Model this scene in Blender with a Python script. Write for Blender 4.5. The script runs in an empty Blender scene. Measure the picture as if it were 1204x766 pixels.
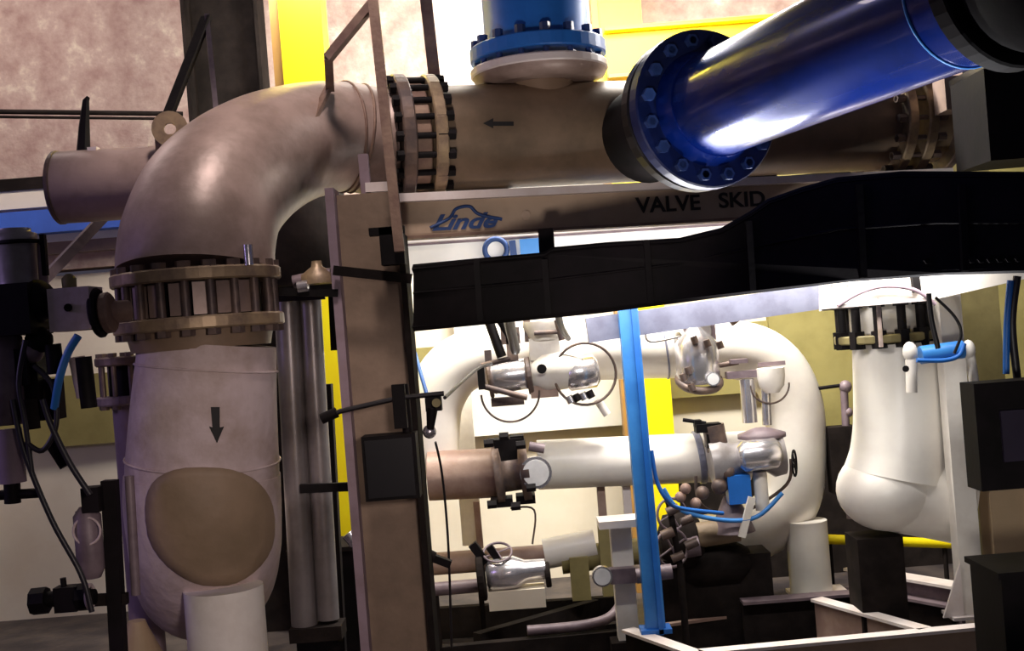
import bpy, math, random
from mathutils import Vector, Matrix
random.seed(4)
SC = bpy.context.scene
COL = SC.collection

# ------------------------------------------------------------------ camera
F = 1400.0                      # focal length in pixels of the 1204 px frame
ROLL = math.radians(4.5)
CAMZ = 2.4
cs, sn = math.cos(ROLL), math.sin(ROLL)
cam_d = bpy.data.cameras.new('camera')
cam = bpy.data.objects.new('camera', cam_d); COL.objects.link(cam)
cam_d.sensor_width = 36.0
cam_d.lens = 36.0 * F / 1204.0
cam_d.clip_end = 100
cam.matrix_world = Matrix(((cs, sn, 0, 0), (0, 0, -1, 0), (-sn, cs, 0, CAMZ), (0, 0, 0, 1)))
SC.camera = cam

# ------------------------------------------------------------------ world, added lights, exposure
SC.view_settings.view_transform = 'Standard'
SC.view_settings.look = 'None'
SC.view_settings.gamma = 1.0
SC.view_settings.exposure = 0.0
SC.view_settings.use_curve_mapping = False
wd = bpy.data.worlds.new('world'); SC.world = wd; wd.use_nodes = True
wd.node_tree.nodes['Background'].inputs[0].default_value = (0.60, 0.55, 0.75, 1)
wd.node_tree.nodes['Background'].inputs[1].default_value = 0.07

def lamp(name, kind, loc, target, energy, color, size=1.0, size_y=None, spot=None):
    d = bpy.data.lights.new(name, kind); d.energy = energy; d.color = color
    if kind == 'AREA':
        d.size = size
        if size_y: d.shape = 'RECTANGLE'; d.size_y = size_y
    elif kind == 'SUN': d.angle = size
    else: d.shadow_soft_size = size
    if spot: d.spot_size = math.radians(spot); d.spot_blend = 0.5
    o = bpy.data.objects.new(name, d); COL.objects.link(o)
    o.location = loc
    o.rotation_euler = (Vector(target) - Vector(loc)).to_track_quat('-Z', 'Y').to_euler()
    return o
lamp('hall_fill', 'AREA', (0.3, 8.3, 5.5), (0.6, 11.0, 2.0), 430, (1.0, 0.95, 0.86), 4.0, 0.6)  # added area light that brightens the back wall, no fixture
lamp('bay_fill', 'AREA', (-4.4, 8.4, 6.5), (-3.6, 11.0, 3.2), 85, (1.0, 0.84, 0.80), 1.8, 0.8)  # added to brighten the upper left concrete, source unseen
lamp('elbow_fill', 'SPOT', (-0.5, 4.5, 6.6), (-1.15, 6.35, 3.5), 520, (1.0, 0.84, 0.80), 0.25, None, 36)  # extra spot, added to light the top of the elbow
lamp('front_fill', 'SPOT', (0.5, 1.0, 2.6), (-1.2, 5.9, 1.5), 310, (1.0, 0.82, 0.76), 0.25, None, 30)  # unseen fill spot added for the lagged pipe and post
lamp('header_fill', 'SPOT', (-0.3, 1.6, 1.5), (0.4, 6.8, 3.4), 330, (1.0, 0.86, 0.80), 0.2, None, 23)  # fill spot added to lift the header and lettered beam
lamp('left_tint_fill', 'AREA', (-5.5, 4.2, 3.4), (-1.6, 5.9, 2.4), 26, (0.58, 0.42, 1.0), 1.0, 1.0)  # added violet fill that tints the left faces
lamp('blue_pipe_fill', 'SPOT', (1.95, 5.4, 0.45), (1.35, 5.0, 3.3), 800, (0.95, 0.96, 1.0), 0.15, None, 46)  # unseen spot from below, added for the blue pipe underside
lamp('inner_fill', 'AREA', (1.2, 8.2, 5.0), (1.0, 9.2, 1.6), 200, (1.0, 0.95, 0.90), 1.6, 0.5)  # added area light brightening the white pipes from above
lamp('loop_fill', 'AREA', (1.25, 6.95, 2.66), (1.2, 9.2, 1.5), 46, (1.0, 0.96, 0.93), 3.0, 0.12)  # hidden behind the girder, added to brighten the white pipe fronts
lamp('streak_fill', 'AREA', (1.05, 6.5, 2.6), (1.22, 5.5, 3.2), 26, (1.0, 0.98, 0.95), 0.9, 0.14)  # hidden area light added for the streak along the blue pipe
lamp('right_fill', 'SPOT', (0.6, 2.0, 1.5), (2.75, 7.3, 1.5), 240, (1.0, 0.94, 0.88), 0.2, None, 22)  # spot added to brighten the white column and skid
lamp('side_fill', 'SPOT', (3.0, 8.3, 4.7), (0.3, 7.1, 4.1), 260, (1.0, 0.95, 0.9), 0.15, None, 20)  # added spot for the right flank of the blue valve

# ------------------------------------------------------------------ helpers
def P(px, py, Y):
    u, v = (px - 602) / F, (383 - py) / F
    return Vector(((u * cs + v * sn) * Y, Y, CAMZ + (-u * sn + v * cs) * Y))
def G(px, py, z):                                   # pixel ray meets the level z
    u, v = (px - 602) / F, (383 - py) / F
    return P(px, py, (z - CAMZ) / (-u * sn + v * cs))
def M(n, Y): return n * Y / F                       # pixels at depth Y -> metres
def frame(axis, up=None):
    a = Vector(axis).normalized()
    u = Vector(up) if up else (Vector((0, 0, 1)) if abs(a.z) < 0.9 else Vector((0, -1, 0)))
    x = u.cross(a).normalized(); y = a.cross(x)
    return x, y, a

class MB:
    def __init__(s): s.v = []; s.f = []; s.sm = []
    def add(s, vs, fs, smooth=False):
        o = len(s.v); s.v += [Vector(q) for q in vs]
        s.f += [tuple(i + o for i in q) for q in fs]; s.sm += [smooth] * len(fs); return s
    def box(s, c, size, axes=None):
        c = Vector(c); X, Y, Z = axes or (Vector((1,0,0)), Vector((0,1,0)), Vector((0,0,1)))
        sx, sy, sz = [q / 2 for q in size]
        vs = [c + X*a*sx + Y*b*sy + Z*d*sz for a in (-1,1) for b in (-1,1) for d in (-1,1)]
        return s.add(vs, [(0,1,3,2),(4,6,7,5),(0,4,5,1),(2,3,7,6),(0,2,6,4),(1,5,7,3)])
    def bar(s, a, b, w, h, up=None):                # box bar between two points, w across, h along up
        a, b = Vector(a), Vector(b); x, y, z = frame(b - a, up)
        return s.box((a + b) / 2, (w, h, (b - a).length), (x, y, z))
    def tube(s, pts, r, n=20, caps=True, smooth=True):
        pts = [Vector(p) for p in pts]
        rs = r if isinstance(r, (list, tuple)) else [r] * len(pts)
        m = len(pts); tan = []
        for i in range(m):
            t = pts[min(i+1, m-1)] - pts[max(i-1, 0)]
            tan.append(t.normalized() if t.length > 1e-9 else Vector((0,0,1)))
        x, y, _ = frame(tan[0]); vs = []; fs = []
        for i in range(m):
            x = (x - tan[i] * x.dot(tan[i])).normalized(); y = tan[i].cross(x)
            for k in range(n):
                a = 2*math.pi*k/n
                vs.append(pts[i] + (x*math.cos(a) + y*math.sin(a)) * rs[i])
        for i in range(m-1):
            for k in range(n):
                fs.append((i*n+k, i*n+(k+1)%n, (i+1)*n+(k+1)%n, (i+1)*n+k))
        s.add(vs, fs, smooth)
        if caps:
            s.add(vs[:n], [tuple(range(n-1, -1, -1))]); s.add(vs[-n:], [tuple(range(n))])
        return s
    def cyl(s, a, b, r, n=20, r2=None, smooth=True):
        return s.tube([a, b], [r, r if r2 is None else r2], n, True, smooth)
    def lathe(s, c, axis, prof, n=24, smooth=True):  # prof: list of (t along axis, radius)
        x, y, a = frame(axis); c = Vector(c); vs = []; fs = []
        for t, r in prof:
            for k in range(n):
                g = 2*math.pi*k/n
                vs.append(c + a*t + (x*math.cos(g) + y*math.sin(g)) * r)
        for i in range(len(prof)-1):
            for k in range(n):
                fs.append((i*n+k, i*n+(k+1)%n, (i+1)*n+(k+1)%n, (i+1)*n+k))
        s.add(vs, fs, smooth)
        s.add(vs[:n], [tuple(range(n-1, -1, -1))]); s.add(vs[-n:], [tuple(range(n))])
        return s
    def disc(s, c, axis, r, t, n=32, hole=0):        # flange disc with chamfer
        if not hole:
            return s.lathe(Vector(c) - Vector(axis).normalized()*t/2, axis,
                           [(0, r-.008), (.008, r), (t-.008, r), (t, r-.008)], n, False)
        x, y, a = frame(axis); c = Vector(c); vs = []; fs = []
        for (tt, rr) in ((-t/2, r), (t/2, r), (t/2, hole), (-t/2, hole)):
            for k in range(n):
                g = 2*math.pi*k/n; vs.append(c + a*tt + (x*math.cos(g) + y*math.sin(g))*rr)
        for j in range(4):
            for k in range(n): fs.append((j*n+k, j*n+(k+1)%n, ((j+1)%4)*n+(k+1)%n, ((j+1)%4)*n+k))
        return s.add(vs, fs)
    def ring(s, c, axis, R, r, n=28, m=8, a0=0, a1=2*math.pi):
        x, y, a = frame(axis); c = Vector(c)
        full = abs(a1 - a0 - 2*math.pi) < 1e-6
        pts = [c + (x*math.cos(a0+(a1-a0)*k/n) + y*math.sin(a0+(a1-a0)*k/n))*R for k in range(n+1)]
        return s.tube(pts, r, m, not full)
    def prism(s, pts, d):                            # polygon of points pushed along vector d
        n = len(pts); d = Vector(d); pts = [Vector(p) for p in pts]
        vs = pts + [p + d for p in pts]
        fs = [tuple(range(n)), tuple(range(2*n-1, n-1, -1))]
        fs += [(i, i+n, (i+1)%n+n, (i+1)%n) for i in range(n)]
        return s.add(vs, fs)
    def sphere(s, c, r, sc=(1,1,1), n=20):
        m = n//2; vs = []; fs = []
        for i in range(m+1):
            t = math.pi*i/m
            for k in range(n):
                g = 2*math.pi*k/n
                vs.append(Vector(c) + Vector((math.sin(t)*math.cos(g)*sc[0], math.sin(t)*math.sin(g)*sc[1], math.cos(t)*sc[2]))*r)
        for i in range(m):
            for k in range(n): fs.append((i*n+k, i*n+(k+1)%n, (i+1)*n+(k+1)%n, (i+1)*n+k))
        return s.add(vs, fs, True)

def catmull(ctrl, rs=None, k=6):
    ctrl = [Vector(c) for c in ctrl]; rs = rs or [1]*len(ctrl); out = []; ro = []
    n = len(ctrl)
    for i in range(n-1):
        p0, p1, p2, p3 = ctrl[max(i-1,0)], ctrl[i], ctrl[i+1], ctrl[min(i+2,n-1)]
        for j in range(k):
            t = j/k
            out.append(0.5*((2*p1)+(p2-p0)*t+(2*p0-5*p1+4*p2-p3)*t*t+(3*p1-p0-3*p2+p3)*t**3))
            ro.append(rs[i]+(rs[i+1]-rs[i])*t)
    out.append(ctrl[-1]); ro.append(rs[-1]); return out, ro

ORG = {}
def thing(name, label, cat, loc, group=None):
    o = bpy.data.objects.new(name, None); COL.objects.link(o)
    o.empty_display_size = 0.1
    o.location = loc; ORG[o.name] = Vector(loc)
    o['label'] = label; o['category'] = cat
    if group: o['group'] = group
    return o
def link(name, mb, mat, parent=None, origin=None):
    me = bpy.data.meshes.new(name)
    org = ORG[parent.name] if parent else Vector(origin if origin is not None else
          (sum((v.x for v in mb.v))/len(mb.v), sum((v.y for v in mb.v))/len(mb.v), min(v.z for v in mb.v)))
    me.from_pydata([v - org for v in mb.v], [], mb.f)
    me.polygons.foreach_set('use_smooth', mb.sm)
    bm_fix(me); me.materials.append(mat)
    o = bpy.data.objects.new(name, me); COL.objects.link(o)
    if parent: o.parent = parent; ORG[o.name] = org
    else: o.location = org; ORG[o.name] = org
    return o
import bmesh
def bm_fix(me):
    bm = bmesh.new(); bm.from_mesh(me); bmesh.ops.recalc_face_normals(bm, faces=bm.faces); bm.to_mesh(me); bm.free()
def part(name, mb, mat, parent, label=None):
    o = link(name, mb, mat, parent)
    if label: o['label'] = label
    return o
def solo(name, mb, mat, label, cat, group=None):
    o = link(name, mb, mat); o['label'] = label; o['category'] = cat
    if group: o['group'] = group
    return o
def struct(name, mb, mat, parent=None):
    o = link(name, mb, mat, parent)
    if not parent: o['kind'] = 'structure'
    return o
def inst(name, src, parent, pos, axis, length=1.0, rad=1.0):
    o = bpy.data.objects.new(name, src); COL.objects.link(o)
    o.parent = parent
    x, y, a = frame(axis)
    m = Matrix((x, y, a)).transposed().to_4x4()
    o.matrix_local = Matrix.Translation(Vector(pos) - ORG[parent.name]) @ m @ Matrix.Diagonal((rad, rad, length, 1))
    return o
def text_mesh(name, body, p0, xdir, up, height, mat, parent, shear=0.0, depth=0.002, width=None, bold=0.0):
    cu = bpy.data.curves.new(name, 'FONT'); cu.body = body; cu.extrude = depth; cu.shear = shear; cu.offset = bold
    tmp = bpy.data.objects.new('tmp', cu); COL.objects.link(tmp)
    dg = bpy.context.evaluated_depsgraph_get(); dg.update()
    me = bpy.data.meshes.new_from_object(tmp.evaluated_get(dg))
    bpy.data.objects.remove(tmp)
    xs = [v.co.x for v in me.vertices]; ys = [v.co.y for v in me.vertices]
    x0, x1, y0, y1 = min(xs), max(xs), min(ys), max(ys)
    sy = height/(y1-y0); sx = (width/(x1-x0)) if width else sy
    X = Vector(xdir).normalized(); Z = Vector(up); Z = (Z - X*Z.dot(X)).normalized(); N = X.cross(Z)
    org = ORG[parent.name]
    for v in me.vertices:
        v.co = Vector(p0) + X*(v.co.x-x0)*sx + Z*(v.co.y-y0)*sy + N*v.co.z - org
    me.materials.clear(); me.materials.append(mat)
    o = bpy.data.objects.new(name, me); COL.objects.link(o); o.parent = parent; ORG[o.name] = org
    return o

# ------------------------------------------------------------------ materials
def mat(name, c1, c2=None, rough=0.5, metal=0.0, scale=6.0, bump=0.0, mixlo=0.4, mixhi=0.65, spec=0.5, c3=None, coat=0.0):
    m = bpy.data.materials.new(name); m.use_nodes = True; nt = m.node_tree
    b = nt.nodes['Principled BSDF']
    b.inputs['Roughness'].default_value = rough; b.inputs['Metallic'].default_value = metal
    b.inputs['Specular IOR Level'].default_value = spec; b.inputs['Coat Weight'].default_value = coat
    c2 = c2 or tuple(q*0.82 for q in c1)
    geo = nt.nodes.new('ShaderNodeNewGeometry')
    nz = nt.nodes.new('ShaderNodeTexNoise'); nz.inputs['Scale'].default_value = scale
    nz.inputs['Detail'].default_value = 7; nz.inputs['Roughness'].default_value = 0.62
    nt.links.new(geo.outputs['Position'], nz.inputs['Vector'])
    rp = nt.nodes.new('ShaderNodeValToRGB')
    rp.color_ramp.elements[0].position = mixlo; rp.color_ramp.elements[0].color = (*c1, 1)
    rp.color_ramp.elements[1].position = mixhi; rp.color_ramp.elements[1].color = (*c2, 1)
    if c3: e = rp.color_ramp.elements.new(min(.95, mixhi+.12)); e.color = (*c3, 1)
    nt.links.new(nz.outputs[0], rp.inputs[0]); nt.links.new(rp.outputs[0], b.inputs['Base Color'])
    if bump:
        n2 = nt.nodes.new('ShaderNodeTexNoise'); n2.inputs['Scale'].default_value = scale*5
        n2.inputs['Detail'].default_value = 5
        nt.links.new(geo.outputs['Position'], n2.inputs['Vector'])
        bp = nt.nodes.new('ShaderNodeBump'); bp.inputs['Strength'].default_value = bump; bp.inputs['Distance'].default_value = 0.02
        nt.links.new(n2.outputs[0], bp.inputs['Height']); nt.links.new(bp.outputs[0], b.inputs['Normal'])
    return m
concrete = mat('pink concrete', (0.42,0.28,0.24), (0.58,0.44,0.375), 0.9, 0, 4.5, 0.5, 0.34, 0.56, 0.2, (0.78,0.68,0.54))
cream = mat('cream wall paint', (0.88,0.80,0.64), (0.80,0.70,0.54), 0.8, 0, 1.2, 0.1)
cream_panel = mat('white wall panel', (0.92,0.90,0.84), None, 0.7, 0, 1, 0)
olive = mat('olive wall paint', (0.34,0.29,0.10), (0.26,0.22,0.07), 0.8, 0, 2, 0.1)
darkfloor = mat('dark oily floor', (0.035,0.028,0.03), (0.09,0.07,0.06), 0.55, 0, 3, 0.2)
steel_brown = mat('brown rusted steel', (0.20,0.12,0.09), (0.30,0.20,0.14), 0.6, 0.2, 8, 0.15)
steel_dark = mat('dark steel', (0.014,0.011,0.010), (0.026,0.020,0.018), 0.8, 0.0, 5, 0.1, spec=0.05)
black = mat('black paint', (0.005,0.004,0.004), (0.010,0.007,0.008), 0.65, 0, 5, 0.05, spec=0.15)
black_gloss = mat('black gloss paint', (0.010,0.009,0.010), None, 0.3, 0, 5, 0)
pipe_skin = mat('pinkish grey primed pipe', (0.40,0.29,0.245), (0.26,0.185,0.15), 0.42, 0.15, 3.2, 0.12, 0.4, 0.62)
pipe_brown = mat('tan primed pipe', (0.27,0.185,0.12), (0.17,0.12,0.075), 0.45, 0.15, 2.5, 0.1)
flange_steel = mat('weathered flange steel', (0.40,0.29,0.17), (0.20,0.14,0.10), 0.45, 0.3, 7, 0.1)
flange_dark = mat('dark flange steel', (0.09,0.065,0.06), (0.18,0.12,0.09), 0.5, 0.3, 8, 0.1)
bolt_steel = mat('stud steel', (0.30,0.25,0.22), (0.10,0.08,0.07), 0.4, 0.5, 12)
lagging = mat('pale lagging jacket', (0.60,0.49,0.48), (0.44,0.34,0.30), 0.6, 0, 2.8, 0.35, 0.42, 0.6, 0.4, (0.32,0.25,0.17))
bend_shade_tan = mat('olive brown lagging patch', (0.33,0.235,0.15), (0.25,0.18,0.11), 0.6, 0, 2.4, 0.3)  # painted shade of the lagged bend, also the tan pump coupling
white_jacket = mat('white painted pipe', (0.88,0.84,0.76), (0.78,0.72,0.66), 0.35, 0, 2.0, 0.05)
white_paint = mat('white painted steel', (0.85,0.80,0.72), (0.74,0.68,0.60), 0.5, 0, 5, 0.05)
rust_pipe = mat('rust brown pipe', (0.30,0.19,0.15), (0.40,0.28,0.22), 0.5, 0.1, 5, 0.1)
beam_tan = mat('tan painted beam', (0.50,0.38,0.27), (0.40,0.30,0.21), 0.6, 0, 3, 0.1)
beam_edge = mat('pale steel and lit flange edge', (0.80,0.72,0.68), (0.70,0.60,0.55), 0.4, 0, 6)  # pale steel, also the painted lit edge of the lettered beam
post_tan = mat('tan painted post', (0.27,0.19,0.13), (0.20,0.14,0.095), 0.6, 0, 4, 0.1)
post_purple = mat('mauve grey painted steel', (0.30,0.22,0.26), (0.24,0.17,0.19), 0.6, 0, 5, 0.1)
mauve = mat('mauve grey casting', (0.22,0.165,0.18), (0.14,0.10,0.115), 0.5, 0.1, 7, 0.1)
grey_cast = mat('grey casting', (0.40,0.37,0.36), (0.28,0.25,0.24), 0.4, 0.3, 7, 0.05)
chrome = mat('bright machined metal', (0.75,0.73,0.74), (0.60,0.57,0.60), 0.25, 0.8, 8)
yellow = mat('yellow painted steel', (0.95,0.78,0.0), (0.92,0.70,0.0), 0.5, 0, 2)
ochre = mat('ochre steel and side shade', (0.42,0.22,0.05), None, 0.6, 0, 3)  # ochre steel, also painted shade on the yellow column sides
blue_deep = mat('deep blue gloss paint', (0.004,0.024,0.22), (0.003,0.018,0.15), 0.24, 0.35, 3, 0.0, coat=0.3)
blue_flange = mat('dark blue flange paint', (0.004,0.014,0.09), (0.003,0.008,0.05), 0.4, 0, 3)
post_screen = mat('dark violet screen', (0.03,0.022,0.04), None, 0.4)
blue_navy = mat('navy blue paint', (0.03,0.07,0.24), (0.015,0.03,0.10), 0.4, 0, 2)
blue_bright = mat('bright blue paint', (0.02,0.17,0.60), (0.015,0.13,0.48), 0.45, 0, 4)
blue_light = mat('light blue paint', (0.05,0.26,0.66), (0.03,0.19,0.55), 0.45, 0, 4)
blue_beam = mat('blue beam paint', (0.05,0.14,0.62), None, 0.6, 0, 3)
conduit_grey = mat('dull grey conduit', (0.20,0.18,0.18), (0.12,0.105,0.10), 0.35, 0.3, 3)
greyblue = mat('galvanised steel', (0.26,0.27,0.36), (0.18,0.18,0.25), 0.4, 0.3, 5)
ink_blue = mat('blue logo paint', (0.02,0.06,0.20), None, 0.6)
ink_black = mat('black stencil paint', (0.012,0.010,0.010), None, 0.7)
tan_box = mat('tan painted cabinet', (0.42,0.30,0.18), (0.36,0.26,0.15), 0.6, 0, 3, 0.05)
glass_face = mat('white dial face', (0.85,0.84,0.82), None, 0.25)
cable_black = mat('black rubber cable', (0.015,0.012,0.014), None, 0.45)
olive_steel = mat('olive painted steel', (0.22,0.18,0.07), (0.30,0.25,0.10), 0.6, 0, 4)

# shared stud bolt mesh: unit length along z, radius about 1
def stud_mesh(name, m, nut=0.16):
    mb = MB().cyl((0,0,-.5), (0,0,.5), 1.0, 8)
    for a, b in ((-.5, -.5+nut), (.5-nut, .5)): mb.cyl((0,0,a), (0,0,b), 1.7, 6, None, False)
    me = bpy.data.meshes.new(name); me.from_pydata(mb.v, [], mb.f); me.polygons.foreach_set('use_smooth', mb.sm)
    bm_fix(me); me.materials.append(m); return me
STUD = stud_mesh('stud_bolt', bolt_steel); STUD_D = stud_mesh('dark_stud_bolt', flange_dark); STUD_B = stud_mesh('black_bolt', black, 0.3)
STUD_BL = stud_mesh('blue_bolt', blue_navy, 0.3)
def studs(parent, c, axis, r, n, length, rad, me=None, a0=0.1, name='stud_bolt'):
    x, y, a = frame(axis); c = Vector(c)
    for k in range(n):
        g = a0 + 2*math.pi*k/n
        inst(name, me or STUD, parent, c + (x*math.cos(g)+y*math.sin(g))*r, a, length, rad)

# ================================================================== SETTING
WY = 11.2
struct('floor', MB().box((0, 5.5, -.05), (18, 15, .1)), darkfloor)
struct('wall_back', MB().box((0, WY+.15, 1.6), (18, .3, 3.2)), cream)
zs = P(0, 222, WY).z
struct('wall_upper', MB().box((0, WY+.11, (3.25+8)/2), (18, .38, 8-3.25)), concrete)
def band(name, py0, py1, m, dep=.06, x0=-9, x1=9, Y=WY):      # level band on the back wall given at the left edge of the frame
    z1, z0 = P(0, py0, Y).z, P(0, py1, Y).z
    return struct(name, MB().box(((x0+x1)/2, Y-dep/2-.09, (z0+z1)/2), (x1-x0, dep, z1-z0)), m)
band('trim_1', 448, 530, olive, .05)
band('trim_2', 215, 229, steel_dark, .10)
band('trim_3', 229, 250, cream, .08)
band('trim_4', 282, 292, cream_panel, .10)
band('trim_5', 292, 306, pipe_brown, .08)
solo('blue_beam', MB().box((-6.0, WY-.25, (P(0,252,WY-.3).z+P(0,279,WY-.3).z)/2), (7.5, .26, M(27, WY-.3))), blue_beam,
     'bright blue horizontal beam along the wall below the pink concrete, seen at the far left', 'beam')
pa, pb = P(516, 150, WY), P(580, 150, WY)
struct('trim_6', MB().box(((pa.x+P(740,150,WY).x)/2, WY-.13, 3.6), (P(740,150,WY).x-pa.x, .08, 4.4)), cream_panel)

q0, q1 = P(905,460,WY), P(1320,460,WY)
struct('wall_right', MB().box(((q0.x+q1.x)/2, WY-.14, 2.6), (q1.x-q0.x, .1, 3.0)), olive)
struct('trim_7', MB().box((3.6, WY-.45, .62), (5.2, .5, 1.24)), steel_dark)
t = thing('steel_column', 'wide dark brown steel column before the pink concrete, left of the yellow column', 'column', (P(262,60,9.8).x, 9.9, 0))
def vbox(px0, px1, py, Y, z0, z1, d):
    a, b = P(px0, py, Y), P(px1, py, Y)
    return MB().box(((a.x+b.x)/2, Y+d/2, (z0+z1)/2), (b.x-a.x, d, z1-z0))
a, b = P(218,60,9.8), P(304,60,9.8)
part('web', MB().box(((a.x+b.x)/2, 9.98, 3.5), (b.x-a.x-.06, .03, 7)), steel_dark, t)
for x in (a.x, b.x): part('column_flange', MB().box((x, 9.95, 3.5), (.03, .3, 7)), steel_dark, t)
t = thing('yellow_column', 'bright yellow square column rising behind the top of the big elbow', 'column', (P(352,60,8.7).x, 8.8, 0))
a, b = P(331,60,8.7), P(381,60,8.7); w = b.x-a.x
part('shaft', MB().box(((a.x+b.x)/2, 8.85, 3.5), (w, .3, 7)), yellow, t)
part('side_shade', MB().box((a.x-.035, 8.82, 3.5), (.07, .2, 7)), ochre, t, 'side face with its shade painted ochre')  # shaded side face put in as an ochre strip
part('base_plate', MB().box(((a.x+b.x)/2, 8.85, .015), (w+.2, .5, .03)), ochre, t)
t = thing('yellow_column', 'yellow column behind the blue pole, carrying a yellow cross beam at its top', 'column', (P(760,300,10.3).x, 10.4, 0))
a, b = P(704,15,10.3), P(754,15,10.3)
part('shaft', MB().box(((a.x+b.x)/2, 10.45, 3.5), (b.x-a.x, .3, 7)), yellow, t)
part('side_shade', MB().box((a.x-.03, 10.42, 3.5), (.06, .2, 7)), ochre, t, 'side face with its shade painted ochre')  # shade on this column side is given as ochre colour
t = thing('yellow_beam', 'yellow cross beam running behind the black flange of the blue pipe', 'beam', P(850,60,10.2))
a, b = P(712,66,10.2), P(1010,40,10.2); b.z = a.z
part('web', MB().bar(a, b, .04, .40), yellow, t)
for dz in (.20, -.20): part('beam_flange', MB().bar(a+Vector((0,-.04,dz)), b+Vector((0,-.04,dz)), .20, .03), yellow if dz > 0 else ochre, t)

t = thing('guard_rail', 'thin twin dark rail crossing the pink concrete at far left', 'rail', P(100,140,9.4))
for dy in (0, 6): part('rail', MB().cyl(P(-40,131+dy,9.2), P(215,134+dy,9.8), .012 if dy else .02, 8), steel_dark, t)
# ================================================================== MAIN PIPE RUN
pl, pr = P(500,164,6.9), P(1100,139,7.75); pr.z = pl.z
ax = (pr-pl).normalized()
def along(px):                                     # point of the main pipe axis seen at column px
    lo, hi = -3.0, 5.0
    for _ in range(40):
        m_ = (lo+hi)/2; q = pl + ax*m_; r_ = q - Vector((0,0,CAMZ))
        u = (r_.x*cs - r_.z*sn)/r_.y*F + 602
        if u < px: lo = m_
        else: hi = m_
    return pl + ax*lo
RP = .305
t = thing('header_pipe', 'large tan horizontal header pipe with a black arrow, lying above the lettered beam', 'pipe', along(780))
part('pipe_body', MB().cyl(along(508), along(1040), RP, 40), pipe_brown, t)
part('pipe_flange', MB().disc(along(506), ax, .37, .07, 36), flange_steel, t)
part('pipe_flange', MB().disc(along(1035), ax, .385, .07, 36), flange_steel, t)
q = along(590)
def on_pipe(px, py, r=RP+.003):                    # point on the front of the main pipe
    c = along(px); u_, v_ = (px-602)/F, (383-py)/F
    d = Vector((u_*cs+v_*sn, 1, -u_*sn+v_*cs)); o = Vector((0,0,CAMZ))
    w_ = o-c; dp = d-ax*d.dot(ax); wp = w_-ax*w_.dot(ax)
    A, B, C = dp.dot(dp), 2*dp.dot(wp), wp.dot(wp)-r*r
    D = max(0, B*B-4*A*C); return o+d*((-B-math.sqrt(D))/(2*A))
def decal(pts, thick, fn): return MB().prism([fn(*p) for p in pts], thick)
part('arrow_mark', decal([(568,145),(580,139),(580,143),(604,143),(604,148),(580,148),(580,151)], (0,.006,0), on_pipe), ink_black, t, 'small black arrow pointing left')
part('branch_nozzle', MB().cyl(along(640)+Vector((0,0,.1)), along(640)+Vector((0,0,.36)), .20, 32), pipe_brown, t)
zf = P(638,84,7.1).z
part('branch_flange', MB().disc(Vector((along(640).x, along(640).y, zf)), (0,0,1), .41, .05, 40), beam_edge, t, 'pale upright branch flange')

zax0 = (0,0,1)
part('branch_hub', MB().lathe(Vector((along(640).x, along(640).y, zf-.085)), zax0, [(0,.30),(.03,.385),(.06,.40)], 40), pipe_skin, t)
# elbow spool: horizontal flange, bend, vertical flange
ELC = [along(462), along(440), P(395,161,6.72), P(340,171,6.5), P(290,196,6.22), P(250,236,5.98), P(233,285,5.84), P(231,322,5.8)]
ELR = [RP, RP, .31, .322, .34, .36, .375, .38]
c_, r_ = catmull(ELC, ELR, 6)
t = thing('elbow_pipe', 'big pinkish grey pipe elbow turning from the header down to a bolted flange', 'pipe', P(231,322,5.8))
ELB = t
part('elbow_body', MB().tube(c_, r_, 44), pipe_skin, t)
for k in (9, 11): part('weld_ring', MB().ring(c_[k], c_[k+1]-c_[k-1], r_[k]+.0, .009, 40, 6), steel_brown, t)
part('pipe_flange', MB().disc(along(470), ax, .375, .075, 36), flange_dark, t, 'dark end flange towards the header')
studs(t, (along(470)+along(506))/2, ax, .34, 20, (along(506)-along(470)).length+.15, .018, STUD_B)
part('spacer_disc', MB().disc(along(487), ax, .33, .09, 36), steel_brown, t)
vt = P(231,327,5.8); vb = P(236,381,5.8); vb.x = vt.x
zax = Vector((0,0,1))
part('pipe_flange', MB().disc(vt, zax, .405, .062, 44), flange_steel, t, 'upper flange ring of the bolted joint')
part('joint_core', MB().cyl(vt, vb, .30, 32), black, t)
studs(t, (vt+vb)/2, zax, .365, 20, (vt-vb).length+.12, .021, STUD_D)
for k in range(8):
    g = -2.85+k*.314
    part('flange_tab', MB().box((vt+vb)/2+Vector((math.cos(g)*.33, math.sin(g)*.33, 0)), (.07,.03,.15), (Vector((-math.sin(g),math.cos(g),0)), Vector((math.cos(g),math.sin(g),0)), zax)), pipe_skin, t)
lug = P(200,152,6.1)
part('lifting_lug', MB().disc(lug, (.2,-1,0), M(21,6.1), .03, 24, M(7,6.1)), flange_steel, t, 'ochre lifting eye with a round hole')
part('drain_stub', MB().cyl(P(291,288,5.45), P(293,312,5.45), .022, 12), chrome, t, 'small bright stub on the upper flange')
part('lug_foot', MB().box(P(203,172,6.12), (.17,.03,.12)), flange_steel, t)

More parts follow.
